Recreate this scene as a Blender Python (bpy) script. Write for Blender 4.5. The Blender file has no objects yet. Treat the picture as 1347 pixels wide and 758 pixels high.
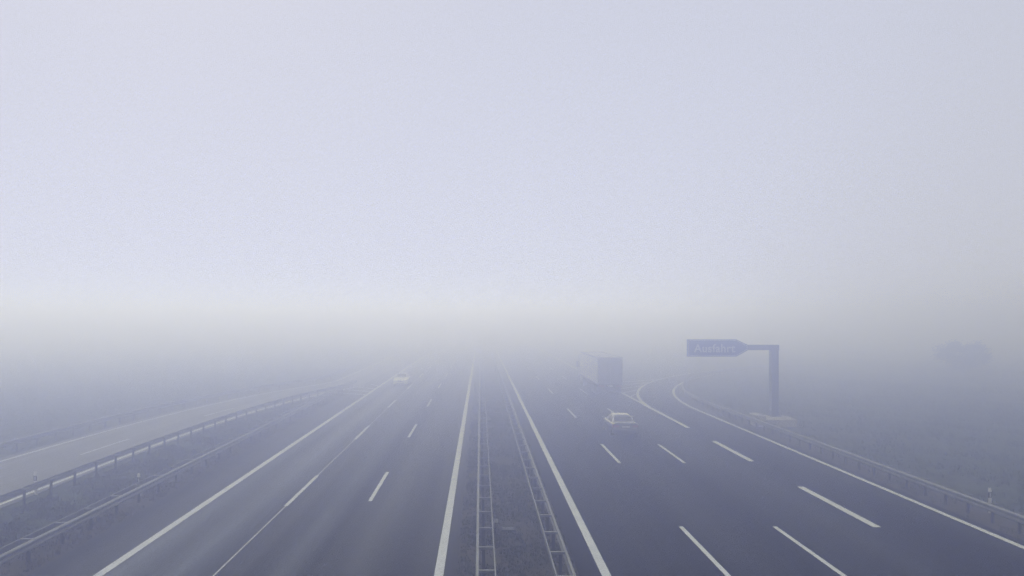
import bpy, math, random
import numpy as np
from mathutils import Vector, Matrix

random.seed(7)
rng = np.random.default_rng(11)
S = bpy.context.scene
COL = S.collection
rad = math.radians

# ------------------------------------------------------------------ camera
# metres: x to the right, y along the motorway, z up; the road surface is z = 0
CAM_H = 8.0
cd = bpy.data.cameras.new('camera')
cd.sensor_width = 36.0
cd.lens = 27.07
cd.shift_x = 0.0308
cd.shift_y = 0.0297
cd.clip_start = 0.2
cd.clip_end = 9000
cam = bpy.data.objects.new('camera', cd)
cam.location = (0, 0, CAM_H)
cam.rotation_euler = (rad(90), 0, 0)
COL.objects.link(cam)
S.camera = cam

# ------------------------------------------------------------------ sky, sun, exposure
SUN_EL, SUN_AZ = 38.0, -24.0          # azimuth from +y, negative = towards -x
HAZE_DENSITY = 0.031
HAZE_COLOR = (0.57, 0.62, 1.0)
HAZE_G = 0.86
OVERCAST = (0.62, 0.64, 0.735)
w = bpy.data.worlds.new('World')
S.world = w
w.use_nodes = True
nt = w.node_tree
nt.nodes.clear()
out = nt.nodes.new('ShaderNodeOutputWorld')
sky = nt.nodes.new('ShaderNodeTexSky')
sky.sky_type = 'NISHITA'
sky.sun_disc = False
sky.sun_elevation = rad(SUN_EL)
sky.sun_rotation = rad(SUN_AZ)
sky.air_density = 1.5
sky.dust_density = 6.0
bg1 = nt.nodes.new('ShaderNodeBackground')
bg1.inputs['Strength'].default_value = 0.06
bg2 = nt.nodes.new('ShaderNodeBackground')      # the closed cloud deck
bg2.inputs['Color'].default_value = (*OVERCAST, 1)
bg2.inputs['Strength'].default_value = 1.0
mix = nt.nodes.new('ShaderNodeMixShader')
mix.inputs['Fac'].default_value = 0.96
nt.links.new(sky.outputs[0], bg1.inputs['Color'])
nt.links.new(bg1.outputs[0], mix.inputs[1])
nt.links.new(bg2.outputs[0], mix.inputs[2])
nt.links.new(mix.outputs[0], out.inputs['Surface'])

sl = bpy.data.lights.new('sun', 'SUN')
sl.energy = 1.45
sl.angle = rad(104)
sl.color = (0.96, 0.975, 1.0)
sun = bpy.data.objects.new('sun', sl)
d = Vector((math.sin(rad(SUN_AZ)) * math.cos(rad(SUN_EL)), math.cos(rad(SUN_AZ)) * math.cos(rad(SUN_EL)), math.sin(rad(SUN_EL))))
sun.rotation_euler = d.to_track_quat('Z', 'Y').to_euler()
sun.location = (-40, 30, 60)
COL.objects.link(sun)

S.view_settings.view_transform = 'Standard'
S.view_settings.look = 'None'
S.view_settings.exposure = -0.12
S.view_settings.gamma = 1.0
S.view_settings.use_curve_mapping = False
S.render.engine = 'CYCLES'
S.cycles.max_bounces = 10
S.cycles.diffuse_bounces = 3
S.cycles.glossy_bounces = 3
S.cycles.transmission_bounces = 4
S.cycles.volume_bounces = 6
S.cycles.use_denoising = True
S.cycles.denoiser = 'OPENIMAGEDENOISE'
S.cycles.denoising_input_passes = 'RGB_ALBEDO_NORMAL'
S.cycles.denoising_prefilter = 'NONE'
S.cycles.use_guiding = True
S.cycles.use_volume_guiding = True
S.cycles.sample_clamp_indirect = 6.0
S.cycles.use_adaptive_sampling = False


# ------------------------------------------------------------------ helpers
class MB:
    """collects faces, then links them as ONE mesh object"""
    def __init__(s):
        s.v, s.f = [], []

    def box(s, x0, x1, y0, y1, z0, z1, taper=0.0):
        b = len(s.v)
        t = taper
        s.v += [(x0, y0, z0), (x1, y0, z0), (x1, y1, z0), (x0, y1, z0),
                (x0 + t, y0 + t, z1), (x1 - t, y0 + t, z1), (x1 - t, y1 - t, z1), (x0 + t, y1 - t, z1)]
        s.f += [tuple(b + i for i in q) for q in
                ((3, 2, 1, 0), (4, 5, 6, 7), (0, 1, 5, 4), (1, 2, 6, 5), (2, 3, 7, 6), (3, 0, 4, 7))]
        return s

    def quad(s, *p):
        b = len(s.v)
        s.v += list(p)
        s.f.append(tuple(range(b, b + len(p))))
        return s

    def prism(s, pts, axis, a, b_):
        """closed outline pts (2-D) pushed along axis from a to b_"""
        n, b = len(pts), len(s.v)
        for t in (a, b_):
            for p in pts:
                q = list(p)
                q.insert('xyz'.index(axis), t)
                s.v.append(tuple(q))
        for i in range(n):
            j = (i + 1) % n
            s.f.append((b + i, b + j, b + n + j, b + n + i))
        s.f.append(tuple(b + i for i in range(n))[::-1])
        s.f.append(tuple(b + n + i for i in range(n)))
        return s

    def grid(s, rows):
        b, n = len(s.v), len(rows[0])
        for r in rows:
            s.v += list(r)
        for i in range(len(rows) - 1):
            for j in range(n - 1):
                s.f.append((b + i * n + j, b + i * n + j + 1, b + (i + 1) * n + j + 1, b + (i + 1) * n + j))
        return s

    def loft(s, rings, cap=True):
        b, n = len(s.v), len(rings[0])
        for r in rings:
            s.v += list(r)
        for i in range(len(rings) - 1):
            for j in range(n):
                k = (j + 1) % n
                s.f.append((b + i * n + j, b + i * n + k, b + (i + 1) * n + k, b + (i + 1) * n + j))
        if cap:
            s.f.append(tuple(b + j for j in range(n))[::-1])
            s.f.append(tuple(b + (len(rings) - 1) * n + j for j in range(n)))
        return s

    def tube(s, p, q, r0, r1=None, n=8):
        r1 = r0 if r1 is None else r1
        p, q = Vector(p), Vector(q)
        m = (q - p).to_track_quat('Z', 'Y').to_matrix()
        rings = []
        for c, r in ((p, r0), (q, r1)):
            rings.append([tuple(c + m @ Vector((r * math.cos(2 * math.pi * i / n), r * math.sin(2 * math.pi * i / n), 0))) for i in range(n)])
        return s.loft(rings)

    def lathe_x(s, prof, cy, cz, n=20):
        """profile of (x, radius) turned round an axle along x"""
        rings = []
        for x, r in prof:
            rings.append([(x, cy + r * math.cos(2 * math.pi * i / n), cz + r * math.sin(2 * math.pi * i / n)) for i in range(n)])
        return s.loft(rings)

    def mesh(s, name, mat, smooth=False):
        me = bpy.data.meshes.new(name)
        me.from_pydata(s.v, [], s.f)
        me.materials.append(mat)
        if smooth:
            me.polygons.foreach_set('use_smooth', [True] * len(me.polygons))
        import bmesh
        bm = bmesh.new()
        bm.from_mesh(me)
        bmesh.ops.recalc_face_normals(bm, faces=bm.faces)
        bm.to_mesh(me)
        bm.free()
        me.update()
        return me

    def build(s, name, mat, parent=None, smooth=False, bevel=0.0):
        o = bpy.data.objects.new(name, s.mesh(name, mat, smooth))
        COL.objects.link(o)
        o.parent = parent
        if bevel:
            m = o.modifiers.new('edge', 'BEVEL')
            m.width = bevel
            m.segments = 2
            m.limit_method = 'ANGLE'
            m.angle_limit = rad(40)
        return o


def tag(o, label=None, cat=None, group=None, kind=None):
    if label:
        o['label'] = label
    if cat:
        o['category'] = cat
    if group:
        o['group'] = group
    if kind:
        o['kind'] = kind
    return o


def empty(name, loc=(0, 0, 0), rz=0.0):
    o = bpy.data.objects.new(name, None)
    o.empty_display_size = 0.3
    o.location = loc
    o.rotation_euler = (0, 0, rz)
    COL.objects.link(o)
    return o


def place(name, me, parent, loc=(0, 0, 0), rz=0.0):
    o = bpy.data.objects.new(name, me)
    o.location = loc
    o.rotation_euler = (0, 0, rz)
    COL.objects.link(o)
    o.parent = parent
    return o


# ------------------------------------------------------------------ materials
def new_mat(name):
    m = bpy.data.materials.new(name)
    m.use_nodes = True
    t = m.node_tree
    return m, t, t.nodes['Principled BSDF']


def noise(t, scale, vec, detail=4.0, rough=0.55):
    n = t.nodes.new('ShaderNodeTexNoise')
    n.inputs['Scale'].default_value = scale
    n.inputs['Detail'].default_value = detail
    n.inputs['Roughness'].default_value = rough
    t.links.new(vec, n.inputs['Vector'])
    return n.outputs['Fac']


def coords(t, sc=(1, 1, 1)):
    tc = t.nodes.new('ShaderNodeTexCoord')
    mp = t.nodes.new('ShaderNodeMapping')
    mp.inputs['Scale'].default_value = sc
    t.links.new(tc.outputs['Object'], mp.inputs['Vector'])
    return mp.outputs['Vector']


def ramp(t, fac, stops):
    r = t.nodes.new('ShaderNodeValToRGB')
    e = r.color_ramp.elements
    while len(e) < len(stops):
        e.new(0.5)
    for k, (p, c) in enumerate(stops):
        e[k].position = p
        e[k].color = c if len(c) == 4 else (*c, 1)
    t.links.new(fac, r.inputs['Fac'])
    return r.outputs['Color']


def mixc(t, fac, a, b, mode='MIX'):
    m = t.nodes.new('ShaderNodeMix')
    m.data_type = 'RGBA'
    m.blend_type = mode
    for sock, val in (('Factor', fac), ('A', a), ('B', b)):
        i = [x for x in m.inputs if x.name == sock and (x.type == 'RGBA' or (sock == 'Factor' and x.type == 'VALUE'))][0]
        if isinstance(val, (int, float)):
            i.default_value = val
        elif isinstance(val, tuple):
            i.default_value = val if len(val) == 4 else (*val, 1)
        else:
            t.links.new(val, i)
    return [x for x in m.outputs if x.type == 'RGBA'][0]


def bump(t, h, bsdf, strength, dist):
    b = t.nodes.new('ShaderNodeBump')
    b.inputs['Strength'].default_value = strength
    b.inputs['Distance'].default_value = dist
    t.links.new(h, b.inputs['Height'])
    t.links.new(b.outputs['Normal'], bsdf.inputs['Normal'])


def g3(v):
    return (v, v, v)


def plain(name, col, rough=0.5, metal=0.0, var=0.25, scale=6.0, coat=0.0):
    """paint or metal with a little uneven weathering"""
    m, t, b = new_mat(name)
    f = noise(t, scale, coords(t), 5.0)
    dark = tuple(c * (1 - var) for c in col)
    light = tuple(min(1, c * (1 + var)) for c in col)
    t.links.new(ramp(t, f, [(0.3, dark), (0.7, light)]), b.inputs['Base Color'])
    b.inputs['Roughness'].default_value = rough
    b.inputs['Metallic'].default_value = metal
    if coat:
        b.inputs['Coat Weight'].default_value = coat
        b.inputs['Coat Roughness'].default_value = 0.08
    return m


def asphalt(name, base, streak, lo_r, hi_r, spec=0.05, tracks=None, span=(-16.0, 16.0)):
    m, t, b = new_mat(name)
    v = coords(t)
    fine = noise(t, 9.0, v, 3.0, 0.7)
    patch = noise(t, 0.13, v, 4.0)
    lanes = noise(t, 1.0, coords(t, (0.62, 0.008, 1)), 3.0, 0.5)       # long wheel tracks
    thin = noise(t, 1.0, coords(t, (3.2, 0.02, 1)), 3.0, 0.6)
    c = ramp(t, lanes, [(0.36, base), (0.64, streak)])
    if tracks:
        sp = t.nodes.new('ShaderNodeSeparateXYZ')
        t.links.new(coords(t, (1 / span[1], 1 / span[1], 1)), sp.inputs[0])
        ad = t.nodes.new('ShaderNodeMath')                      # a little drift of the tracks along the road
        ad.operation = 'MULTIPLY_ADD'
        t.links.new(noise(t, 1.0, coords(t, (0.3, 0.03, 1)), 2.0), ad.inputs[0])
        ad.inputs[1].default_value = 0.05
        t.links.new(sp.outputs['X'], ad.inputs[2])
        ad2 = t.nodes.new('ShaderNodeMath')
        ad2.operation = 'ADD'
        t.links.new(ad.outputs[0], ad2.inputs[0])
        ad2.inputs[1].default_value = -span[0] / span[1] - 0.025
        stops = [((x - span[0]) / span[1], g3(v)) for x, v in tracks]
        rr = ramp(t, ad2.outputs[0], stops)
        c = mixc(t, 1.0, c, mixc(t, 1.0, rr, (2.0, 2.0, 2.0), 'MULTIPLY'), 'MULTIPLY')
    c = mixc(t, 0.55, c, ramp(t, thin, [(0.35, g3(0.72)), (0.66, g3(1.28))]), 'MULTIPLY')
    c = mixc(t, 0.7, c, ramp(t, patch, [(0.3, g3(0.8)), (0.7, g3(1.2))]), 'MULTIPLY')
    c = mixc(t, 1.0, c, ramp(t, fine, [(0.3, g3(0.6)), (0.72, g3(1.45))]), 'MULTIPLY')
    t.links.new(c, b.inputs['Base Color'])
    r = ramp(t, lanes, [(0.35, g3(hi_r)), (0.65, g3(lo_r))])
    t.links.new(r, b.inputs['Roughness'])
    b.inputs['Specular IOR Level'].default_value = spec
    bump(t, noise(t, 45.0, v, 2.0, 0.7), b, 0.35, 0.01)
    return m


M = {}
M['asphalt_a'] = asphalt('asphalt_worn_sheen', (0.046, 0.052, 0.068), (0.080, 0.087, 0.106), 0.45, 0.65, 0.05,
                         [(-14.1, .24), (-12.2, .26), (-11.2, 1.0), (-10.4, .36), (-9.5, 1.0), (-8.7, .40), (-7.3, .14), (-6.2, .65), (-5.3, .14), (-3.8, .28), (-2.4, .10), (-0.8, .10)])  # worn wheel tracks, with their sheen painted in as paler colour
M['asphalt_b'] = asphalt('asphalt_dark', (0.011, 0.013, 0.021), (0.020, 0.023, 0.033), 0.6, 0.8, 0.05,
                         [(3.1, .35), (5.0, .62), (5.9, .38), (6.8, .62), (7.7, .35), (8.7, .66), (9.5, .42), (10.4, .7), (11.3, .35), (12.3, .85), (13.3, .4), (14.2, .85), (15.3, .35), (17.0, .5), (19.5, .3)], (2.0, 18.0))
M['asphalt_c'] = asphalt('asphalt_pale', (0.14, 0.147, 0.165), (0.21, 0.218, 0.24), 0.5, 0.7)


def paint_mat():
    m, t, b = new_mat('road_paint')
    v = coords(t)
    c = ramp(t, noise(t, 1.4, v, 5.0), [(0.3, (0.58, 0.61, 0.68)), (0.7, (0.74, 0.77, 0.84))])
    c = mixc(t, ramp(t, noise(t, 11.0, v, 4.0, 0.75), [(0.52, g3(0.0)), (0.74, g3(0.85))]), c, (0.10, 0.105, 0.12))
    t.links.new(c, b.inputs['Base Color'])
    b.inputs['Roughness'].default_value = 0.6
    return m


M['paint'] = paint_mat()
M['seam'] = plain('joint_seal', (0.42, 0.43, 0.45), 0.55, 0, 0.35, 2.0)


def ground_mat():
    m, t, b = new_mat('turf')
    v = coords(t)
    big = noise(t, 0.06, v, 4.0)
    mid = noise(t, 0.7, v, 6.0, 0.65)
    fine = noise(t, 7.0, v, 4.0, 0.7)
    c = ramp(t, big, [(0.32, (0.030, 0.040, 0.027)), (0.55, (0.044, 0.055, 0.036)), (0.72, (0.056, 0.054, 0.042))])
    c = mixc(t, 0.85, c, ramp(t, mid, [(0.34, g3(0.4)), (0.68, g3(1.9))]), 'MULTIPLY')
    c = mixc(t, 0.8, c, ramp(t, fine, [(0.32, g3(0.4)), (0.68, g3(1.8))]), 'MULTIPLY')
    t.links.new(c, b.inputs['Base Color'])
    b.inputs['Roughness'].default_value = 0.95
    b.inputs['Specular IOR Level'].default_value = 0.15
    bump(t, mid, b, 0.6, 0.12)
    return m


M['turf'] = ground_mat()


def earth_mat():
    m, t, b = new_mat('verge_earth')
    v = coords(t)
    mid = noise(t, 1.3, v, 6.0, 0.65)
    fine = noise(t, 11.0, v, 4.0, 0.75)
    c = ramp(t, mid, [(0.34, (0.030, 0.034, 0.026)), (0.5, (0.055, 0.049, 0.040)), (0.68, (0.080, 0.068, 0.056))])
    c = mixc(t, 0.9, c, ramp(t, fine, [(0.3, g3(0.5)), (0.7, g3(1.55))]), 'MULTIPLY')
    t.links.new(c, b.inputs['Base Color'])
    b.inputs['Roughness'].default_value = 0.95
    bump(t, fine, b, 0.6, 0.04)
    return m


M['earth'] = earth_mat()


def grass_mat(name, a, bcol):
    m, t, b = new_mat(name)
    f = noise(t, 1.1, coords(t), 5.0, 0.7)
    t.links.new(ramp(t, f, [(0.32, a), (0.68, bcol)]), b.inputs['Base Color'])
    b.inputs['Roughness'].default_value = 0.75
    b.inputs['Specular IOR Level'].default_value = 0.2
    return m


M['grass'] = grass_mat('grass_green', (0.020, 0.030, 0.018), (0.080, 0.092, 0.058))
M['grass_dry'] = grass_mat('grass_dry', (0.030, 0.032, 0.024), (0.11, 0.098, 0.074))
M['zinc'] = plain('galvanised_steel', (0.19, 0.20, 0.225), 0.48, 0.45, 0.3, 5.0)
M['zinc_dull'] = plain('dull_steel', (0.035, 0.038, 0.045), 0.7, 0.2, 0.25, 5.0)
M['mast'] = plain('mast_steel', (0.15, 0.16, 0.19), 0.55, 0.3, 0.15, 2.0)
M['concrete'] = plain('concrete', (0.42, 0.41, 0.40), 0.85, 0, 0.25, 2.2)
M['sign_blue'] = plain('sign_blue', (0.020, 0.065, 0.27), 0.45, 0, 0.1, 1.0)
M['sign_white'] = plain('sign_white', (0.50, 0.52, 0.56), 0.5, 0, 0.06, 2.0)
M['white_plastic'] = plain('white_plastic', (0.72, 0.72, 0.70), 0.5, 0, 0.1, 4.0)
M['black_plastic'] = plain('black_plastic', (0.018, 0.018, 0.02), 0.5, 0, 0.2, 4.0)
M['reflector'] = plain('reflector', (0.75, 0.76, 0.78), 0.15, 0.3, 0.1, 8.0)
M['car_dark'] = plain('car_paint_dark', (0.17, 0.178, 0.20), 0.25, 0.6, 0.06, 2.0, 1.0)
M['car_white'] = plain('car_paint_white', (0.74, 0.75, 0.76), 0.3, 0.0, 0.04, 2.0, 1.0)
M['glass'] = plain('tinted_glass', (0.022, 0.025, 0.032), 0.12, 0.0, 0.1, 2.0)
M['glass'].node_tree.nodes['Principled BSDF'].inputs['Specular IOR Level'].default_value = 0.3
M['rubber'] = plain('rubber', (0.022, 0.022, 0.024), 0.8, 0, 0.25, 9.0)
M['alloy'] = plain('alloy', (0.52, 0.53, 0.55), 0.3, 0.9, 0.1, 6.0)
M['tail_red'] = plain('tail_lamp_red', (0.22, 0.012, 0.015), 0.18, 0, 0.1, 9.0, 1.0)
M['lamp_clear'] = plain('lamp_clear', (0.72, 0.73, 0.75), 0.1, 0.2, 0.06, 9.0, 1.0)
M['plate'] = plain('number_plate', (0.72, 0.72, 0.70), 0.5, 0, 0.05, 9.0)
M['chrome'] = plain('chrome', (0.7, 0.71, 0.73), 0.15, 1.0, 0.05, 9.0)
M['tarp'] = plain('trailer_tarpaulin', (0.62, 0.63, 0.65), 0.55, 0, 0.1, 0.6)
M['trailer_rear'] = plain('trailer_doors', (0.20, 0.195, 0.215), 0.5, 0, 0.14, 0.9)
M['cab'] = plain('cab_paint', (0.42, 0.44, 0.48), 0.35, 0, 0.06, 1.0, 0.6)
M['chassis'] = plain('chassis', (0.035, 0.036, 0.04), 0.7, 0, 0.2, 3.0)
M['bark'] = plain('bark', (0.075, 0.062, 0.052), 0.9, 0, 0.35, 6.0)
M['leaf'] = grass_mat('leaf', (0.040, 0.050, 0.024), (0.085, 0.085, 0.042))


# ------------------------------------------------------------------ the plan of the place (metres)
L_EDGE = (-14.1, -0.75)             # oncoming carriageway, asphalt edges
R_EDGE = (3.10, 19.5)               # departing carriageway, asphalt edges
FAR = 620.0
RC = (15.1 + 74.0, 67.0)            # centre of the exit curve


def arc(r, th):
    return RC[0] - r * math.cos(th), RC[1] + r * math.sin(th)


def ramp_edge(y):
    """the motorway-side edge line of the slip road on the oncoming side"""
    x = -20.7 + 3.4e-5 * max(0.0, y - 33.0) ** 3
    k = 0.7                                     # soft minimum with the carriageway's own edge
    a, b_ = x, -12.15
    return b_ - k * math.log1p(math.exp(min(60, (b_ - a) / k))) if a < b_ + 8 else b_ - 0.0


YS = [-25, 0] + [5 + 2.5 * i for i in range(63)] + [170, 190, 220, 260, 320, 400, 500, FAR]


def slab(name, left, right, ys, z, mat):
    """a road sheet with skirts"""
    rows = []
    for y in ys:
        a = left(y) if callable(left) else left
        b = right(y) if callable(right) else right
        rows.append([(a, y, z - 0.12), (a, y, z), (a + (b - a) * 0.33, y, z), (a + (b - a) * 0.67, y, z), (b, y, z), (b, y, z - 0.12)])
    return tag(MB().grid(rows).build(name, mat), kind='structure')


def stripe(parent, name, x, wd, ys, z, mat=None):
    rows = []
    for y in ys:
        c = x(y) if callable(x) else x
        rows.append([(c - wd / 2, y, z), (c + wd / 2, y, z)])
    return MB().grid(rows).build(name, mat or M['paint'], parent)


# ------------------------------------------------------------------ ground
def vnoise(x, y):
    return (np.sin(x * 0.11 + 1.3) * np.cos(y * 0.083 + 0.4) * 0.5 + np.sin(x * 0.31 + y * 0.19) * 0.22
            + np.sin(x * 0.83 - y * 0.61 + 2.0) * 0.10 + np.sin(x * 1.7 + y * 1.3) * 0.05)


def ground_z(x, y):
    """flat beside the roads, gently uneven in the field"""
    x = np.asarray(x, float)
    y = np.asarray(y, float)
    m = np.clip((x - 24.0) / 14.0, 0, 1) + np.clip((-31.0 - x) / 14.0, 0, 1)
    # keep clear of the exit curve
    r = np.hypot(x - RC[0], y - RC[1])
    near = np.clip((np.abs(r - 72.0) - 5.0) / 8.0, 0, 1)
    near = np.where(y > 60, near, 1.0)
    return -0.05 + np.where(y > -20, m * near * vnoise(x, y) * 0.42, 0.0) - 0.0 * x


gx = np.unique(np.concatenate([np.array([-2600, -1500, -900, -500, -300, -200, -140]), np.arange(-110, -30, 4.0), np.arange(-30, 22, 13.0), np.arange(22, 110, 1.6), np.array([120, 140, 180, 250, 400, 700, 1300, 2600])]))
gy = np.unique(np.concatenate([np.array([-120, -60, -25]), np.arange(-10, 150, 1.8), np.array([155, 165, 180, 200, 240, 300, 420, 620, 1000, 1700, 3000])]))
GX, GY = np.meshgrid(gx, gy)
GZ = ground_z(GX, GY)
mb = MB()
mb.grid([[(float(GX[i, j]), float(GY[i, j]), float(GZ[i, j])) for j in range(len(gx))] for i in range(len(gy))])
tag(mb.build('ground', M['turf'], smooth=True), kind='structure')

# bare earth along the kerbless asphalt edges
for nm, a, b in (('median_verge', L_EDGE[1] - 0.1, R_EDGE[0] + 0.1), ('outer_verge', L_EDGE[0] - 1.7, L_EDGE[0] + 0.1)):
    rows = [[(a, y, -0.034), (a + (b - a) / 2, y, -0.022), (b, y, -0.034)] for y in YS if y < 300]
    tag(MB().grid(rows).build(nm, M['earth']), kind='structure')
rows = [[(19.4, y, -0.034), (20.2, y, -0.02), (21.1, y, -0.04)] for y in YS if y <= 67.5]
for i in range(1, 26):
    th = i * 0.04
    rows.append([(*arc(69.7, th), -0.034), (*arc(68.9, th), -0.02), (*arc(68.0, th), -0.04)])
tag(MB().grid(rows).build('exit_verge', M['earth']), kind='structure')

# ------------------------------------------------------------------ roads and their markings
ZL = 0.004
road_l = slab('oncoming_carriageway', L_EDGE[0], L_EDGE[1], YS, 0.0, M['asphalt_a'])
road_r = slab('departing_carriageway', R_EDGE[0], R_EDGE[1], YS, 0.0, M['asphalt_b'])
side = slab('slip_road', lambda y: ramp_edge(y) - 6.9, lambda y: ramp_edge(y) + 0.45, YS, -0.006, M['asphalt_c'])
rows = []
for i in range(29):
    th = i * 0.04
    rows.append([(*arc(74.2, th), -0.08), (*arc(74.2, th), 0.004), (*arc(72, th), 0.004), (*arc(69.6, th), 0.004), (*arc(69.6, th), -0.08)])
exit_road = tag(MB().grid(rows).build('exit_road', M['asphalt_b']), kind='structure')

longy = [-20, 20, 60, 100, 150, 250, 400]
stripe(road_l, 'edge_line', -1.30, 0.29, longy, ZL)
stripe(road_l, 'edge_line', -11.90, 0.29, longy, ZL)
stripe(road_l, 'lane_seam', -8.30, 0.055, longy, ZL, M['seam'])
stripe(road_r, 'edge_line', 3.92, 0.29, longy, ZL)
LD = MB().quad((-0.085, 0, 0), (0.085, 0, 0), (0.085, 6.4, 0), (-0.085, 6.4, 0)).mesh('lane_dash', M['paint'])
LDW = MB().quad((-0.16, 0, 0), (0.16, 0, 0), (0.16, 7.1, 0), (-0.16, 7.1, 0)).mesh('exit_dash', M['paint'])
for k in range(-1, 12):
    y = 33.7 + 18.1 * k
    place('lane_dash', LD, road_l, (-4.84, y, ZL))
    place('lane_dash', LD, road_l, (-8.30, y - 0.9, ZL + 0.003))
    y = 23.2 + 19.4 * k
    if y > 0:
        place('lane_dash', LD, road_r, (7.70, y, ZL))
        place('lane_dash', LD, road_r, (11.30, y, ZL))
for k in range(3):
    place('exit_dash', LDW, road_r, (15.20, 15.9 + 13.6 * k, ZL))
stripe(road_r, 'gore_line', 15.2, 0.30, [56.3, 80, 110, 150, 220, 300], ZL + 0.004)
stripe(road_r, 'exit_edge_line', 18.96, 0.25, [-20, 20, 45, 67], ZL)


def arc_line(name, r, wd, a0, a1, z):
    rows = []
    for i in range(31):
        th = a0 + (a1 - a0) * i / 30
        rows.append([(*arc(r + wd / 2, th), z), (*arc(r - wd / 2, th), z)])
    return MB().grid(rows).build(name, M['paint'], exit_road)


arc_line('exit_edge_line', 70.14, 0.25, 0.0, 1.0, 0.008)
arc_line('gore_line', 73.9, 0.30, 0.035, 1.0, 0.0085)
for k in range(5):                                              # hatching in the exit gore
    y0 = 78.5 + 4.0 * k
    p = Vector((15.36, y0))
    th = math.asin(min(0.9, (y0 + 2.2 + 0.9 * k - RC[1]) / 73.6))
    q = Vector(arc(74.1, th))
    n = Vector((0, 0.42))
    MB().quad((*p, 0.0125), (*q, 0.0125), (*(q + n), 0.0125), (*(p + n), 0.0125)).build('hatch_stripe', M['paint'], exit_road)

stripe(side, 'edge_line', ramp_edge, 0.25, [y for y in YS if -20 <= y <= 90], -0.002)
stripe(side, 'edge_line', lambda y: ramp_edge(y) - 6.2, 0.22, [y for y in YS if -20 <= y <= 170], -0.002)
for y0 in (7.0, 27.0, 45.2, 63.0):
    stripe(side, 'lane_dash', lambda y: ramp_edge(y) - 2.85, 0.16, [y0 + 1.5 * i for i in range(5)], -0.002)
for k in range(4):                                              # hatching in the other gore
    y0 = 80.5 + 3.4 * k
    a, b = ramp_edge(y0 + 2.5) + 0.12, -12.05
    if b - a > 0.4:
        MB().quad((a, y0 + 2.5, 0.002), (b, y0, 0.006), (b, y0 + 0.5, 0.006), (a, y0 + 3.0, 0.002)).build('hatch_stripe', M['paint'], side)

# ------------------------------------------------------------------ guardrails
WP = [(0.0, .44), (.055, .455), (.082, .49), (.082, .53), (.018, .575), (.018, .615), (.082, .66), (.082, .70), (.055, .735), (0.0, .75)]


def rail_kit(step, sd, back):
    """meshes for one bay: +y along the rail, traffic on the sd side"""
    n = len(WP)
    ring = [(sd * u, z) for u, z in WP] + [(sd * (u - .007), z) for u, z in WP[::-1]]
    L = step * 2
    beam = MB().loft([[(x, -0.06, z) for x, z in ring], [(x, L + 0.02, z) for x, z in ring]]).mesh('rail_beam', M['zinc'])
    pb = MB()
    px = -sd * min(0.16, back * 0.45)
    pts = [(px - .05, -.03), (px + .05, -.03), (px + .05, .03), (px + .034, .03), (px + .034, -.016), (px - .034, -.016), (px - .034, .03), (px - .05, .03)]
    pb.prism(pts, 'z', -0.45, 0.66)
    post = pb.mesh('post', M['zinc_dull'])
    a, b = sorted((0.0 - sd * .010, -sd * back))
    spacer = MB().box(a, b, -.045, .045, .675, .748).mesh('spacer', M['zinc'])
    strap = None
    if back > 0.4:
        a, b = sorted((-sd * back - sd * 0.0, -sd * (back + .036)))
        strap = MB().box(a, b, -0.02, L + 0.02, .56, .742).mesh('rear_strap', M['zinc'])
    return beam, post, spacer, strap


def guardrail(label, pts, sd, step, back, phase=0.0):
    """pts: dense polyline along the beam face"""
    root = empty('guardrail', (pts[0][0], pts[0][1], 0))
    tag(root, label, 'guardrail', 'steel guardrails along the motorway')
    root.location = (0, 0, 0)
    beam, post, spacer, strap = rail_kit(step, sd, back)
    P = np.array(pts)
    seg = np.hypot(*np.diff(P, axis=0).T)
    cum = np.concatenate([[0], np.cumsum(seg)])
    tot = cum[-1]

    def at(s):
        return np.interp(s, cum, P[:, 0]), np.interp(s, cum, P[:, 1])
    k, s = 0, phase
    while s + 2 * step < tot:
        x, y = at(s)
        if k % 2 == 0:
            x2, y2 = at(s + 2 * step)
            rz = -math.atan2(x2 - x, y2 - y)
            place('rail_beam', beam, root, (x, y, 0), rz)
            if strap:
                place('rear_strap', strap, root, (x, y, 0), rz)
        if k < 75:
            place('post', post, root, (x, y, 0), rz)
            place('spacer', spacer, root, (x, y, 0), rz)
        s += step
        k += 1
    return root


guardrail('ladder-like guardrail in the median beside the oncoming carriageway', [(-0.06, 10), (-0.06, 200)], -1, 2.25, 0.47, 0.95)
guardrail('ladder-like guardrail in the median beside the car and lorry lanes', [(2.64, 10), (2.64, 200)], 1, 2.25, 0.47, 0.45)
pts = [(19.95, 12), (19.95, 66.9)] + [arc(69.15, i * 0.02) for i in range(1, 46)]
guardrail('guardrail along the exit lane and grass field, bending with the exit', pts, -1, 1.52, 0.36, 0.0)
guardrail('guardrail on the outer verge beside the oncoming carriageway', [(-14.72, 8), (-14.72, 80), (-14.6, 95)], 1, 2.05, 0.42, 0.95)
pts = [(ramp_edge(y) + 1.05, y) for y in np.arange(8, 90, 1.0)]
guardrail('guardrail beside the pale slip road, facing away from the motorway', pts, -1, 2.05, 0.36, 0.3)
pts = [(ramp_edge(y) - 7.35, y) for y in np.arange(18, 125, 1.0)]
guardrail('faint guardrail on the far side of the pale slip road', pts, 1, 2.05, 0.36, 0.0)


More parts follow.
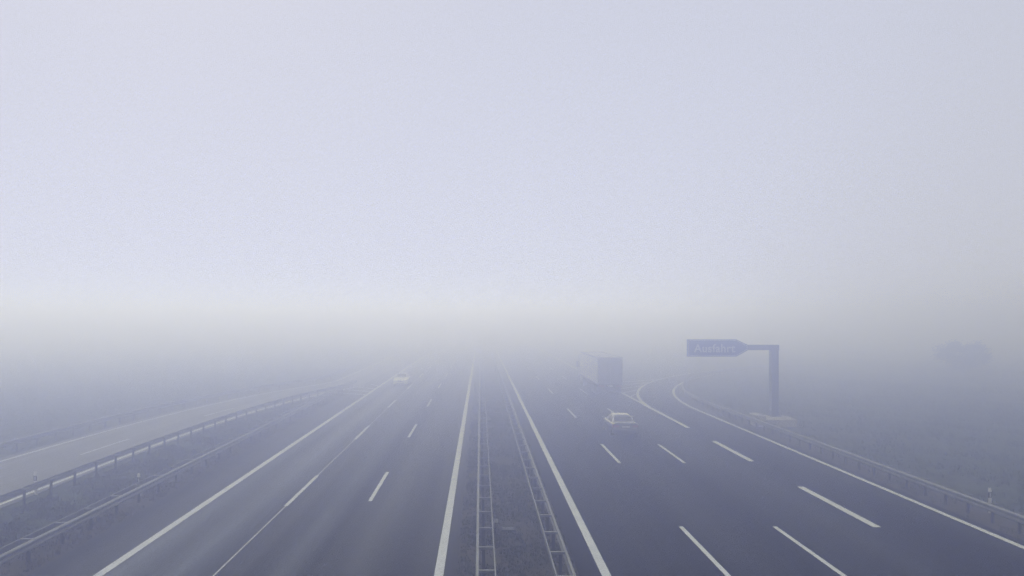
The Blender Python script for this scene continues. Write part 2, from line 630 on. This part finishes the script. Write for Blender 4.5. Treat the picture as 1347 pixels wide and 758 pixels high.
# ------------------------------------------------------------------ delineator posts
def delineator(label, x, y, face):
    r = tag(empty('delineator_post', (x, y, -0.03)), label, 'delineator', 'roadside delineator posts')

    def outline(s):
        return [(-.065 * s, -.03 * s), (.065 * s, -.03 * s), (.055 * s, .03 * s), (0.02 * s, .055 * s), (-0.02 * s, .055 * s), (-.055 * s, .03 * s)]
    mb = MB()
    mb.loft([[(a, b, z) for a, b in outline(1.0)] for z in (-0.2, 0.62, 0.96)] + [[(a, b * 0.6 + .01, 1.04) for a, b in outline(0.8)]])
    body = mb.build('body', M['white_plastic'], r, bevel=0.006)
    MB().prism([(a * 1.05, b * 1.05) for a, b in outline(1.0)], 'z', 0.64, 0.86).build('black_band', M['black_plastic'], r)
    MB().box(-.026, .026, -.040, -.034, .67, .83).build('reflector', M['reflector'], r)
    r.rotation_euler = (rad(1.5), rad(-2), face)
    return r


delineator('white and black delineator post behind the rail by the grass field', 21.05, 31.8, 0.0)
delineator('white and black delineator post behind the oncoming carriageway rail', -15.4, 34.8, 0.0)
delineator('faint delineator post behind the slip road rail', -20.25, 35.1, 0.0)


# ------------------------------------------------------------------ exit sign
def exit_sign():
    X, Y = 22.1, 58.0
    r = tag(empty('exit_sign', (X, Y, 0)), 'blue arrow-shaped exit sign hanging from a grey cantilever mast', 'road sign')
    m = MB()
    m.box(-.22, .22, -.28, .28, 0.72, 5.62)
    mast = m.build('mast', M['mast'], r, bevel=0.012)
    for s in (-1, 1):
        MB().box(s * .235 - .015, s * .235 + .015, -.30, .30, .72, 5.62).build('mast_flange', M['mast'], mast)
    b = MB().box(-.42, .42, -.42, .42, .66, .72).build('base_plate', M['mast'], r, bevel=0.01)
    for sx in (-1, 1):
        for sy in (-1, 1):
            MB().tube((sx * .33, sy * .33, .70), (sx * .33, sy * .33, .80), .03).build('bolt', M['zinc'], b)
    for s in (-1, 1):
        MB().prism([(s * .25, .72), (s * .40, .72), (s * .25, 1.1)], 'y', -.02, .02).build('stiffener', M['mast'], b)
    arm = MB().box(-2.0, .30, -.16, .16, 5.62, 5.98).build('arm', M['mast'], r, bevel=0.012)
    MB().box(-2.0, .32, -.19, .19, 5.981, 6.01).build('arm_flange', M['mast'], arm)
    MB().box(.31, .335, -.19, .19, 5.60, 5.99).build('arm_end_cap', M['mast'], arm)
    out = [(-6.53, 5.13), (-2.85, 5.13), (-1.95, 5.63), (-1.95, 5.97), (-2.85, 6.42), (-6.53, 6.42)]
    panel = MB().prism(out, 'y', -.12, .12).build('sign_panel', M['sign_blue'], r, bevel=0.02)
    # thin pale rim round the face
    inn = [(-6.47, 5.19), (-2.87, 5.19), (-2.03, 5.66), (-2.03, 5.94), (-2.87, 6.36), (-6.47, 6.36)]
    inn2 = [(-6.43, 5.23), (-2.88, 5.23), (-2.08, 5.68), (-2.08, 5.92), (-2.88, 6.32), (-6.43, 6.32)]
    mb = MB()
    mb.v = [(a, -.123, b_) for a, b_ in inn] + [(a, -.123, b_) for a, b_ in inn2]
    mb.f = [(i, (i + 1) % 6, 6 + (i + 1) % 6, 6 + i) for i in range(6)]
    mb.build('panel_rim', M['sign_white'], panel)
    MB().box(-6.0, -2.6, .12, .20, 5.45, 5.57).build('rear_brace', M['mast'], panel)
    MB().box(-6.0, -2.0, .12, .20, 5.95, 6.07).build('rear_brace', M['mast'], panel)
    cu = bpy.data.curves.new('lettering', 'FONT')
    cu.body = 'Ausfahrt'
    cu.extrude = 0.004
    cu.offset = 0.022
    cu.space_character = 1.06
    tmp = bpy.data.objects.new('lettering_source', cu)
    COL.objects.link(tmp)
    bpy.context.view_layer.update()
    me = bpy.data.meshes.new_from_object(tmp.evaluated_get(bpy.context.evaluated_depsgraph_get()))
    bpy.data.objects.remove(tmp)
    co = np.array([v.co for v in me.vertices])
    x0, x1, y0, y1 = co[:, 0].min(), co[:, 0].max(), co[:, 1].min(), co[:, 1].max()
    sx, sy = 3.10 / (x1 - x0), 0.64 / (y1 - y0)
    for v in me.vertices:
        v.co = ((v.co.x - x0) * sx, -v.co.z * 1.0, (v.co.y - y0) * sy)
    me.materials.clear()
    me.materials.append(M['sign_white'])
    o = place('lettering', me, panel, (-6.06, -.128, 5.44))
    # concrete footing in two steps, skewed to the rail
    f = MB()
    f.loft([[(-0.95, -1.25, -.25), (1.35, -1.0, -.25), (1.5, 1.1, -.25), (-1.0, 1.1, -.25)],
            [(-0.95, -1.25, .50), (1.35, -1.0, .50), (1.5, 1.1, .50), (-1.0, 1.1, .50)],
            [(-0.45, -.60, .66), (.62, -.55, .66), (.66, .6, .66), (-0.45, .6, .66)]])
    foot = f.build('footing', M['concrete'], r, bevel=0.02)
    MB().loft([[(-1.75, -0.9, -.25), (-1.01, -1.20, -.25), (-1.03, .9, -.25), (-1.6, .9, -.25)],
               [(-1.72, -0.85, .80), (-1.01, -1.15, .80), (-1.03, .85, .80), (-1.58, .85, .80)]]).build('footing_wing', M['concrete'], foot, bevel=0.03)
    return r


exit_sign()


# ------------------------------------------------------------------ cars
def interp(tab, y):
    return float(np.interp(y, [a for a, _ in tab], [b for _, b in tab]))


def wheel(parent, x, y, rr, wd, s):
    """s: outer side"""
    t = MB().lathe_x([(x - wd / 2, rr * .62), (x - wd / 2, rr * .93), (x - wd * .38, rr), (x + wd * .38, rr), (x + wd / 2, rr * .93), (x + wd / 2, rr * .62)], y, rr, 24)
    wh = t.build('wheel', M['rubber'], parent, smooth=False)
    xo = x + s * wd / 2
    MB().lathe_x([(xo - s * .03, rr * .64), (xo + s * .004, rr * .64), (xo - s * .006, rr * .56), (xo - s * .05, rr * .52)], y, rr, 24).build('rim', M['alloy'], wh)
    for k in range(5):
        a = k * 2 * math.pi / 5 + .3
        c, sn = math.cos(a), math.sin(a)
        tx, ty = -sn * .035, c * .035
        pts = [(y + c * .03 + tx, rr + sn * .03 + ty), (y + c * rr * .57 + tx, rr + sn * rr * .57 + ty), (y + c * rr * .57 - tx, rr + sn * rr * .57 - ty), (y + c * .03 - tx, rr + sn * .03 - ty)]
        MB().prism(pts, 'x', xo - s * .03, xo - s * .008).build('spoke', M['alloy'], wh)
    MB().lathe_x([(xo - s * .04, rr * .14), (xo - s * .002, rr * .12)], y, rr, 12).build('hub', M['alloy'], wh)


def car(label, loc, rz, paint, hero):
    """local: rear bumper at y = 0, nose at y = L, wheels on z = 0"""
    L = 4.80
    r = tag(empty('car', loc, rz), label, 'car')
    deck = [(0, .70), (.04, .90), (.10, .985), (.35, 1.0), (.85, .985), (1.6, .96), (3.3, .94), (3.7, .93), (4.2, .86), (4.55, .76), (4.74, .64), (4.80, .52)]
    half = [(0, .78), (.08, .845), (.3, .885), (.8, .915), (1.6, .92), (3.2, .92), (4.0, .905), (4.4, .86), (4.65, .77), (4.80, .62)]
    AX, WR = (1.02, 3.86), 0.335
    ys = sorted(set([0, .03, .07, .12, .2] + [round(.3 + .06 * i, 3) for i in range(72)] + [4.66, 4.72, 4.77, 4.80]))
    rings = []
    for y in ys:
        hw, zd = interp(half, y), interp(deck, y)
        zb = .22 + .10 * max(0, (.35 - y) / .35) + .06 * max(0, (y - 4.5) / .3)
        zo = zb
        for ax in AX:
            dd = abs(y - ax)
            if dd < .40:
                zo = max(zo, WR + math.sqrt(max(0, .40 ** 2 - dd * dd)) - 0.02)
        zo = min(zo, zd - .16)
        lip = .012 if zo > zb + .02 else 0.0
        h = [(0, zb), (hw * .62, zb), (hw - .05, zo), (hw + lip - .012, zo + .02), (hw, max(zo + .05, zb + .45 * (zd - zb))), (hw * .985, zd - .13), (hw * .955, zd - .05), (hw * .86, zd - .005), (hw * .45, zd + .022), (0, zd + .028)]
        ring = [(x, y, z) for x, z in h] + [(-x, y, z) for x, z in h[-2:0:-1]]
        rings.append(ring)
    mb = MB().loft(rings)
    body = mb.build('body', paint, r, smooth=True)
    em = body.modifiers.new('edge', 'EDGE_SPLIT')
    em.split_angle = rad(42)

    # greenhouse
    top = [(.62, .93), (.72, 1.03), (.95, 1.13), (1.35, 1.30), (1.65, 1.385), (2.0, 1.42), (2.35, 1.425), (2.62, 1.395), (2.95, 1.27), (3.3, 1.10), (3.62, .945)]

    def sec(y):
        z = interp(top, y)
        k = max(0.0, min(1.0, (z - .97) / .45))
        return .765 + .02 * math.sin(math.pi * k), .765 - .205 * k, z

    def side_pt(y, v, off):
        b, t_, z = sec(y)
        zl = .955
        zt = z - .035
        return b + (t_ - b) * v ** 1.25 + off, zl + (zt - zl) * v

    gy_ = [.62 + .06 * i for i in range(51)]
    rings = []
    for y in gy_:
        b, t_, z = sec(y)
        h = [(0, .90), (b, .90)] + [side_pt(y, v, 0) for v in (0.0, .5, 1.0)] + [(t_ - .07, z - .004), (t_ * .5, z + .014), (0, z + .02)]
        rings.append([(x, y, zz) for x, zz in h] + [(-x, y, zz) for x, zz in h[-2:0:-1]])
    cabin = MB().loft(rings).build('roof', paint, r, smooth=True)
    em = cabin.modifiers.new('edge', 'EDGE_SPLIT')
    em.split_angle = rad(50)

    def top_pane(name, y0, y1, f0, f1):
        rows = []
        for i in range(9):
            y = y0 + (y1 - y0) * i / 8
            b, t_, z = sec(y)
            wd = (t_ - .075) * (f0 + (f1 - f0) * i / 8)
            row = []
            for j in range(9):
                u = -1 + j / 4
                x = wd * u
                zz = z + .02 - .006 * abs(x / max(t_ * .5, .01)) if abs(x) < t_ * .5 else z + .014 - .018 * (abs(x) - t_ * .5) / (t_ * .5 - .07)
                row.append((x, y - (.008 if y < 2 else -.008), zz + .012))
            rows.append(row)
        return MB().grid(rows).build(name, M['glass'], r, smooth=True)

    top_pane('rear_window', .80, 1.56, 1.0, .97)
    top_pane('windscreen', 2.72, 3.50, .97, 1.0)
    for s in (-1, 1):
        for (a, b) in ((1.10, 2.02), (2.10, 3.12)):
            rows = []
            for i in range(9):
                y = a + (b - a) * i / 8
                b_, t_, z = sec(y)
                fade = min(1.0, max(.12, (z - 1.02) / .22))
                rows.append([(s * side_pt(y, .12 + (.86 * fade - .12 * fade) * j / 4, .006)[0], y, side_pt(y, .12 + .74 * fade * j / 4, 0)[1]) for j in range(5)])
            MB().grid(rows).build('side_window', M['glass'], r, smooth=True)
        # door gaps and handles as thin proud strips
        for y in (1.35, 2.06, 3.18):
            MB().box(s * .919, s * .925, y - .006, y + .006, .36, .86).build('door_gap', M['black_plastic'], body)
        for y in (1.52, 2.24):
            MB().box(s * .918, s * .945, y, y + .19, .77, .80).build('door_handle', paint, body)
        mm = MB().loft([[(s * .90, 3.10, .96), (s * .90, 3.22, .96), (s * .90, 3.22, 1.02), (s * .90, 3.10, 1.02)],
                        [(s * .96, 3.08, .96), (s * .96, 3.24, .96), (s * .96, 3.24, 1.10), (s * .96, 3.08, 1.10)],
                        [(s * 1.10, 3.10, .98), (s * 1.09, 3.20, .98), (s * 1.09, 3.20, 1.09), (s * 1.10, 3.10, 1.09)]]).build('mirror', paint, r, smooth=False, bevel=0.012)
        MB().box(min(s * .97, s * 1.085), max(s * .97, s * 1.085), 3.07, 3.08, .985, 1.085).build('mirror_glass', M['glass'], mm)
        for y in AX:
            wheel(r, s * .80, y, WR, .225, s)
        # lamps
        a, b = sorted((s * .44, s * .80))
        MB().loft([[(s * .44, -.035, .76), (s * .80, -.015, .74), (s * .80, -.012, .90), (s * .44, -.03, .89)],
                   [(s * .44, .12, .76), (s * .905, .20, .74), (s * .90, .20, .90), (s * .44, .12, .89)]]).build('tail_lamp', M['tail_red'], r, bevel=0.01)
        MB().loft([[(s * .36, 4.815, .60), (s * .66, 4.74, .62), (s * .68, 4.70, .72), (s * .36, 4.76, .68)],
                   [(s * .36, 4.62, .60), (s * .80, 4.52, .62), (s * .80, 4.48, .74), (s * .36, 4.58, .70)]]).build('headlamp', M['lamp_clear'], r, bevel=0.01)
        MB().tube((s * .52, -.03, .30), (s * .52, .18, .30), .045, n=12).build('exhaust_pipe', M['chrome'], r)
    MB().loft([[(-.76, -.035, .36), (.76, -.035, .36), (.76, -.035, .60), (-.76, -.035, .60)],
               [(-.88, .12, .32), (.88, .12, .32), (.88, .12, .64), (-.88, .12, .64)],
               [(-.91, .45, .32), (.91, .45, .32), (.91, .45, .60), (-.91, .45, .60)]]).build('rear_bumper', paint, r, bevel=0.03)
    MB().box(-.55, .55, -.045, -.02, .28, .40).build('bumper_valance', M['black_plastic'], r)
    MB().box(-.44, .44, -.03, .0, .865, .885).build('boot_trim', M['chrome'], r)
    MB().loft([[(-.74, .015, .93), (.74, .015, .93), (.72, .02, 1.022), (-.72, .02, 1.022)],
               [(-.74, .30, .95), (.74, .30, .95), (.70, .30, 1.016), (-.70, .30, 1.016)]]).build('boot_lip', paint, r, bevel=0.006)
    MB().box(-.26, .26, -.03, -.008, .735, .845).build('number_plate', M['plate'], r)
    MB().loft([[(-.56, 4.86, .30), (.56, 4.86, .30), (.60, 4.85, .52), (-.60, 4.85, .52)],
               [(-.84, 4.58, .28), (.84, 4.58, .28), (.84, 4.58, .56), (-.84, 4.58, .56)]]).build('front_bumper', paint, r, bevel=0.03)
    MB().box(-.50, .50, 4.85, 4.872, .33, .42).build('air_intake', M['black_plastic'], r)
    MB().box(-.30, .30, 4.79, 4.835, .54, .66).build('grille', M['black_plastic'], r)
    MB().box(-.26, .26, 4.862, 4.885, .43, .53).build('front_plate', M['plate'], r)
    return r


car('silver-grey saloon car seen from behind, driving in the middle lane', (9.66, 51.2, 0.004), rad(-0.5), M['car_dark'], True)
car('white car coming head-on out of the fog', (-9.45, 90.5 + 4.8, 0.004), math.pi, M['car_white'], False)


# ------------------------------------------------------------------ lorry
def lorry():
    r = tag(empty('lorry', (13.42, 79.6, 0.004), 0), 'articulated lorry with a tall box trailer vanishing into the fog', 'lorry')
    T0, T1, HW, Z0, Z1 = 0.0, 13.6, 1.27, 1.15, 3.95
    tr = MB().box(-HW, HW, T0 + .06, T1, Z0, Z1).build('trailer_box', M['tarp'], r, bevel=0.025)
    MB().box(-HW + .03, HW - .03, .1, T1 - .03, Z1 + .003, Z1 + .012).build('trailer_roof', M['trailer_rear'], tr)
    for s in (-1, 1):
        for k in range(10):                                    # tarpaulin straps and poles
            y = .7 + 1.35 * k
            MB().box(s * (HW + .004), s * (HW + .014), y - .03, y + .03, Z0 + .03, Z1 - .12).build('strap', M['zinc_dull'], tr)
        MB().box(s * (HW + .002), s * (HW + .03), .1, T1 - .02, Z1 - .10, Z1 + .012).build('roof_rail', M['zinc'], tr)
        MB().box(s * (HW + .002), s * (HW + .03), .1, T1 - .02, Z0 - .06, Z0 + .05).build('side_rail', M['chassis'], tr)
        a, b = sorted((s * .012, s * (HW - .10)))
        dr = MB().box(a, b, .0, .058, Z0 + .07, Z1 - .09).build('rear_door', M['trailer_rear'], r, bevel=0.012)
        for x in (.32, .95):
            MB().tube((s * x, -.03, Z0 + .08), (s * x, -.03, Z1 - .10), .018).build('lock_bar', M['zinc'], dr)
            MB().box(s * x - .07, s * x + .07, -.035, -.001, 1.95, 2.02).build('lock_handle', M['zinc'], dr)
        for z in (1.5, 2.2, 2.9, 3.6):
            a2, b2 = sorted((s * (HW - .22), s * (HW - .03)))
            MB().box(a2, b2, -.02, -.001, z, z + .08).build('hinge', M['zinc_dull'], dr)
        a, b = sorted((s * (HW - .095), s * (HW + .002)))
        MB().box(a, b, -.008, .09, Z0, Z1 + .004).build('corner_post', M['trailer_rear'], r)
        a, b = sorted((s * .62, s * 1.2))
        MB().box(a, b, -.02, .06, .93, 1.07).build('tail_lamp', M['tail_red'], r, bevel=0.01)
        a, b = sorted((s * .82, s * 1.24))
        MB().box(a, b, .95, .965, .22, .85).build('mud_flap', M['rubber'], r)
        for y in (1.75, 3.06, 4.37):
            truck_wheel(r, s * 1.08, y, .50, .36, s)
        MB().box(s * 1.05 - .02 if s > 0 else -1.07, s * 1.05 + .02 if s > 0 else -1.03, 5.2, 9.6, .48, .62).build('side_guard', M['zinc_dull'], r)
        MB().box(s * 1.05 - .02 if s > 0 else -1.07, s * 1.05 + .02 if s > 0 else -1.03, 5.2, 9.6, .80, .94).build('side_guard', M['zinc_dull'], r)
        for y in (5.5, 7.4, 9.3):
            a, b = sorted((s * .95, s * 1.028))
            MB().box(a, b, y - .03, y + .03, .46, 1.1).build('guard_bracket', M['chassis'], r)
        MB().box(s * .80 - .06, s * .80 + .06, 9.75, 9.87, .16, 1.05).build('landing_leg', M['chassis'], r)
        MB().box(s * .80 - .13, s * .80 + .13, 9.66, 9.96, .10, .16).build('landing_foot', M['chassis'], r)
        MB().box(s * .46 - .05, s * .46 + .05, .2, 13.2, .82, 1.12).build('frame_beam', M['chassis'], r)
        # tractor wheels and side tank
        for y, wd in ((11.9, .50), (15.55, .32)):
            truck_wheel(r, s * (1.24 - wd / 2), y, .50, wd, s)
        a, b = sorted((s * .62, s * 1.2))
        MB().box(a, b, 12.75, 14.6, .40, 1.0).build('fuel_tank', M['alloy'], r, bevel=0.12)
        MB().box(s * .40 - .05, s * .40 + .05, 11.0, 16.2, .62, .80).build('tractor_beam', M['chassis'], r)
    MB().box(-HW + .1, HW - .1, -.004, .09, Z1 - .085, Z1 + .002).build('rear_header', M['trailer_rear'], r)
    MB().box(-HW, HW, -.006, .088, Z0 - .06, Z0 + .062).build('rear_sill', M['chassis'], r)
    MB().box(-1.18, 1.18, .02, .14, .45, .58).build('underrun_bar', M['zinc_dull'], r, bevel=0.01)
    for x in (-.5, .5):
        MB().box(x - .05, x + .05, .14, .2, .5, 1.09).build('underrun_bracket', M['chassis'], r)
    MB().box(-.26, .26, -.03, .019, .95, 1.06).build('number_plate', M['plate'], r)
    for y in (1.75, 3.06, 4.37, 11.9, 15.55):
        MB().tube((-.95, y, .5), (.95, y, .5), .07).build('axle', M['chassis'], r)
    prof = [(14.25, .75), (16.35, .45), (16.48, 1.1), (16.42, 2.0), (16.15, 3.05), (15.7, 3.55), (14.35, 3.75), (14.25, 3.7)]
    cab = MB().prism(prof, 'x', -1.22, 1.22).build('cab', M['cab'], r, bevel=0.05)
    MB().quad((-1.08, 16.445, 2.02), (1.08, 16.445, 2.02), (1.02, 16.19, 2.98), (-1.02, 16.19, 2.98)).build('windscreen', M['glass'], cab)
    for s in (-1, 1):
        MB().quad((s * 1.226, 15.2, 1.95), (s * 1.226, 16.25, 1.95), (s * 1.226, 16.02, 2.75), (s * 1.226, 15.2, 2.75)).build('side_window', M['glass'], cab)
        a, b = sorted((s * 1.30, s * 1.48))
        MB().box(a, b, 16.18, 16.30, 1.95, 2.65).build('mirror', M['black_plastic'], cab, bevel=0.03)
        a, b = sorted((s * 1.2, s * 1.36))
        MB().box(a, b, 16.22, 16.26, 2.56, 2.60).build('mirror_arm', M['black_plastic'], cab)
        a, b = sorted((s * .70, s * 1.12))
        MB().box(a, b, 16.36, 16.47, .62, .82).build('headlamp', M['lamp_clear'], cab, bevel=0.02)
    MB().box(-.95, .95, 16.42, 16.50, 1.1, 1.7).build('grille', M['black_plastic'], cab, bevel=0.02)
    MB().box(-.7, .7, 11.2, 12.6, .82, 1.1).build('fifth_wheel', M['chassis'], r)
    return r


def truck_wheel(parent, x, y, rr, wd, s):
    wh = MB().lathe_x([(x - wd / 2, rr * .56), (x - wd / 2, rr * .95), (x - wd * .4, rr), (x + wd * .4, rr), (x + wd / 2, rr * .95), (x + wd / 2, rr * .56)], y, rr, 22).build('wheel', M['rubber'], parent)
    xo = x + s * wd / 2
    MB().lathe_x([(xo - s * .02, rr * .58), (xo + s * .004, rr * .58), (xo - s * .01, rr * .5), (xo - s * .08, rr * .4), (xo - s * .08, rr * .25), (xo - s * .01, rr * .2)], y, rr, 22).build('rim', M['alloy'], wh)


lorry()

# ------------------------------------------------------------------ small fittings in the median
dr = tag(empty('drain_cover', (1.06, 29.3, -0.03)), 'small pale concrete drain cover in the median grass', 'drain')
f = MB()
f.box(-.27, .27, -.31, -.24, -.2, .06).box(-.27, .27, .24, .31, -.2, .06).box(-.27, -.21, -.2399, .2399, -.2, .06).box(.21, .27, -.2399, .2399, -.2, .06)
f.build('frame', M['zinc_dull'], dr)
for k in range(6):
    MB().box(-.209, .209, -.225 + .08 * k, -.19 + .08 * k, -.05, .045).build('bar', M['zinc'], dr)
rf = tag(empty('marker_reflector', (0.47, 28.35, 0.0)), 'small pale marker reflector on a stake by the median rail', 'reflector')
MB().tube((.10, 0, -.3), (.10, 0, .55), .014).build('stake', M['zinc_dull'], rf)
MB().box(.02, .18, -.012, .0, .48, .62).build('plate', M['reflector'], rf, bevel=0.004)


# ------------------------------------------------------------------ grass
def grass(name, label, mat, xs, ys, zs, hs, blades=5):
    n = len(xs)
    verts = np.zeros((n, blades, 3, 3), np.float32)
    a = rng.uniform(0, 2 * math.pi, (n, blades))
    ln = rng.uniform(0.15, 0.75, (n, blades)) * hs[:, None]
    h = hs[:, None] * rng.uniform(0.55, 1.1, (n, blades))
    ox = rng.normal(0, 0.05, (n, blades)) + xs[:, None]
    oy = rng.normal(0, 0.05, (n, blades)) + ys[:, None]
    wd = rng.uniform(0.012, 0.03, (n, blades)) * (0.6 + hs[:, None] * 3)
    ta = a + rng.uniform(0.8, 2.2, (n, blades))
    for k, sg in ((0, -1), (1, 1)):
        verts[:, :, k, 0] = ox + sg * wd * np.cos(ta)
        verts[:, :, k, 1] = oy + sg * wd * np.sin(ta)
        verts[:, :, k, 2] = zs[:, None] - 0.02
    verts[:, :, 2, 0] = ox + ln * np.cos(a)
    verts[:, :, 2, 1] = oy + ln * np.sin(a)
    verts[:, :, 2, 2] = zs[:, None] + h
    v = verts.reshape(-1, 3)
    me = bpy.data.meshes.new(name)
    nt_ = len(v) // 3
    me.vertices.add(len(v))
    me.vertices.foreach_set('co', v.ravel())
    me.loops.add(len(v))
    me.loops.foreach_set('vertex_index', np.arange(len(v), dtype=np.int32))
    me.polygons.add(nt_)
    me.polygons.foreach_set('loop_start', np.arange(0, len(v), 3, dtype=np.int32))
    me.materials.append(mat)
    me.update(calc_edges=True)
    me.validate()
    o = bpy.data.objects.new(name, me)
    COL.objects.link(o)
    return tag(o, label, 'grass', kind='stuff')


def clumpy(n, x0, x1, y0, y1, power=1.6, thr=0.0, freq=1.0):
    """random spots, denser near the camera, gathered in clumps"""
    x = rng.uniform(x0, x1, n)
    y = y0 + (y1 - y0) * rng.uniform(0, 1, n) ** power
    c = np.sin(x * 2.1 * freq + np.sin(y * 0.9 * freq) * 2) + np.sin(y * 1.4 * freq + x * 0.7) + rng.normal(0, 0.9, n)
    k = c > thr
    return x[k], y[k]


x, y = clumpy(30000, -0.72, 3.06, 12, 130, 1.7, -0.9)
grass('grass', 'short grass in the strip between the two median guardrails', M['grass'], x, y, np.full(len(x), -0.03), rng.uniform(.04, .13, len(x)))
x, y = clumpy(26000, -19.6, -14.3, 10, 110, 1.6, -0.6)
k = x > np.array([ramp_edge(v) + 0.7 for v in y])
x, y = x[k], y[k]
grass('grass', 'rough grass on the verge between carriageway and slip road', M['grass_dry'], x, y, np.full(len(x), -0.045), rng.uniform(.05, .17, len(x)))
x, y = clumpy(120000, 19.7, 95, 12, 150, 1.5, -0.3, 0.5)
r_ = np.hypot(x - RC[0], y - RC[1])
k = ((y < 67) | (r_ < 69.0)) & ((np.abs(x - 22.1) > 1.8) | (np.abs(y - 58) > 1.5))
x, y = x[k], y[k]
grass('grass', 'meadow grass in the field behind the exit guardrail', M['grass'], x, y, ground_z(x, y), rng.uniform(.06, .22, len(x)))
x, y = clumpy(14000, -60, -28.3, 25, 130, 1.4, 0.0, 0.6)
k = x < np.array([ramp_edge(v) - 7.6 for v in y])
x, y = x[k], y[k]
grass('grass', 'grass beyond the far rail of the slip road', M['grass_dry'], x, y, ground_z(x, y), rng.uniform(.06, .2, len(x)))


# ------------------------------------------------------------------ lone tree in the field
def tree(label, X, Y, H, W):
    z0 = float(ground_z(X, Y)) - 0.05
    r = tag(empty('tree', (X, Y, z0)), label, 'tree')
    mb = MB()
    tips = []

    def limb(p, d, ln, r0, depth):
        q = p + d * ln
        mb.tube(p, q, r0, r0 * 0.62, 7)
        if depth == 0:
            tips.append(q)
            return
        for k in range(3 if depth > 1 else 4):
            a = random.uniform(0, 6.28)
            nd = (d + Vector((math.cos(a), math.sin(a), random.uniform(-.15, .5))) * random.uniform(.55, .95)).normalized()
            limb(p + d * ln * random.uniform(.7, 1.0), nd, ln * random.uniform(.55, .85), r0 * 0.6, depth - 1)
        tips.append(q)
    mb.tube(Vector((0, 0, -.3)), Vector((0.03, 0, .5)), .11, .085, 9)
    limb(Vector((0.03, 0, .45)), Vector((.05, .0, 1)).normalized(), H * .24, .08, 3)
    zt = max(t_.z for t_ in tips) + .35
    wt = max(abs(t_.x) for t_ in tips) + .35
    fx, fz = W / 2 / wt, H / zt
    mb.v = [(a * fx, b * fx, c * fz) for a, b, c in mb.v]
    tips = [Vector((t_.x * fx, t_.y * fx, t_.z * fz)) for t_ in tips]
    mb.build('trunk', M['bark'], r)
    n = 15000
    clumps = []
    while len(clumps) < 60:
        q = Vector((random.uniform(-1, 1), random.uniform(-1, 1), random.uniform(-1, 1)))
        if 0.25 < q.length < 1:
            clumps.append(Vector((q.x * W * .43, q.y * W * .36, H * .57 + q.z * H * .36)))
    v, f = [], []
    for i in range(n):
        t = random.choice(tips)
        c = t + Vector((random.gauss(0, .34), random.gauss(0, .34), random.gauss(0, .26)))
        if i % 7 < 6:                                           # clumps that round the crown out
            cl = clumps[random.randrange(len(clumps))]
            c = cl + Vector((random.gauss(0, .42), random.gauss(0, .42), random.gauss(0, .30)))
        c.z = max(.55, min(H, c.z))
        s = random.uniform(.08, .17)
        m = Matrix.Rotation(random.uniform(0, 6.28), 3, 'Z') @ Matrix.Rotation(random.uniform(-1.2, 1.2), 3, 'X')
        b = len(v)
        for q in ((-s, 0, 0), (0, -s * .5, .01), (s, 0, 0), (0, s * .5, .01)):
            v.append(tuple(c + m @ Vector(q)))
        f.append((b, b + 1, b + 2, b + 3))
    cr = MB()
    cr.v, cr.f = v, f
    me = bpy.data.meshes.new('crown')
    me.from_pydata(v, [], f)
    me.materials.append(M['leaf'])
    place('crown', me, r)


tree('low broad tree standing alone in the foggy field', 69.0, 110.0, 5.3, 7.2)

# ------------------------------------------------------------------ the fog
hz = MB().box(-2700, 2700, -220, 3100, -1.6, 10.6)
hm = bpy.data.materials.new('haze')
hm.use_nodes = True
t = hm.node_tree
t.nodes.clear()
o_ = t.nodes.new('ShaderNodeOutputMaterial')
pv = t.nodes.new('ShaderNodeVolumePrincipled')
pv.inputs['Color'].default_value = (*HAZE_COLOR, 1)
pv.inputs['Absorption Color'].default_value = (1, 1, 1, 1)
pv.inputs['Density'].default_value = HAZE_DENSITY
pv.inputs['Anisotropy'].default_value = HAZE_G
t.links.new(pv.outputs[0], o_.inputs['Volume'])
tag(hz.build('haze', hm), kind='stuff')
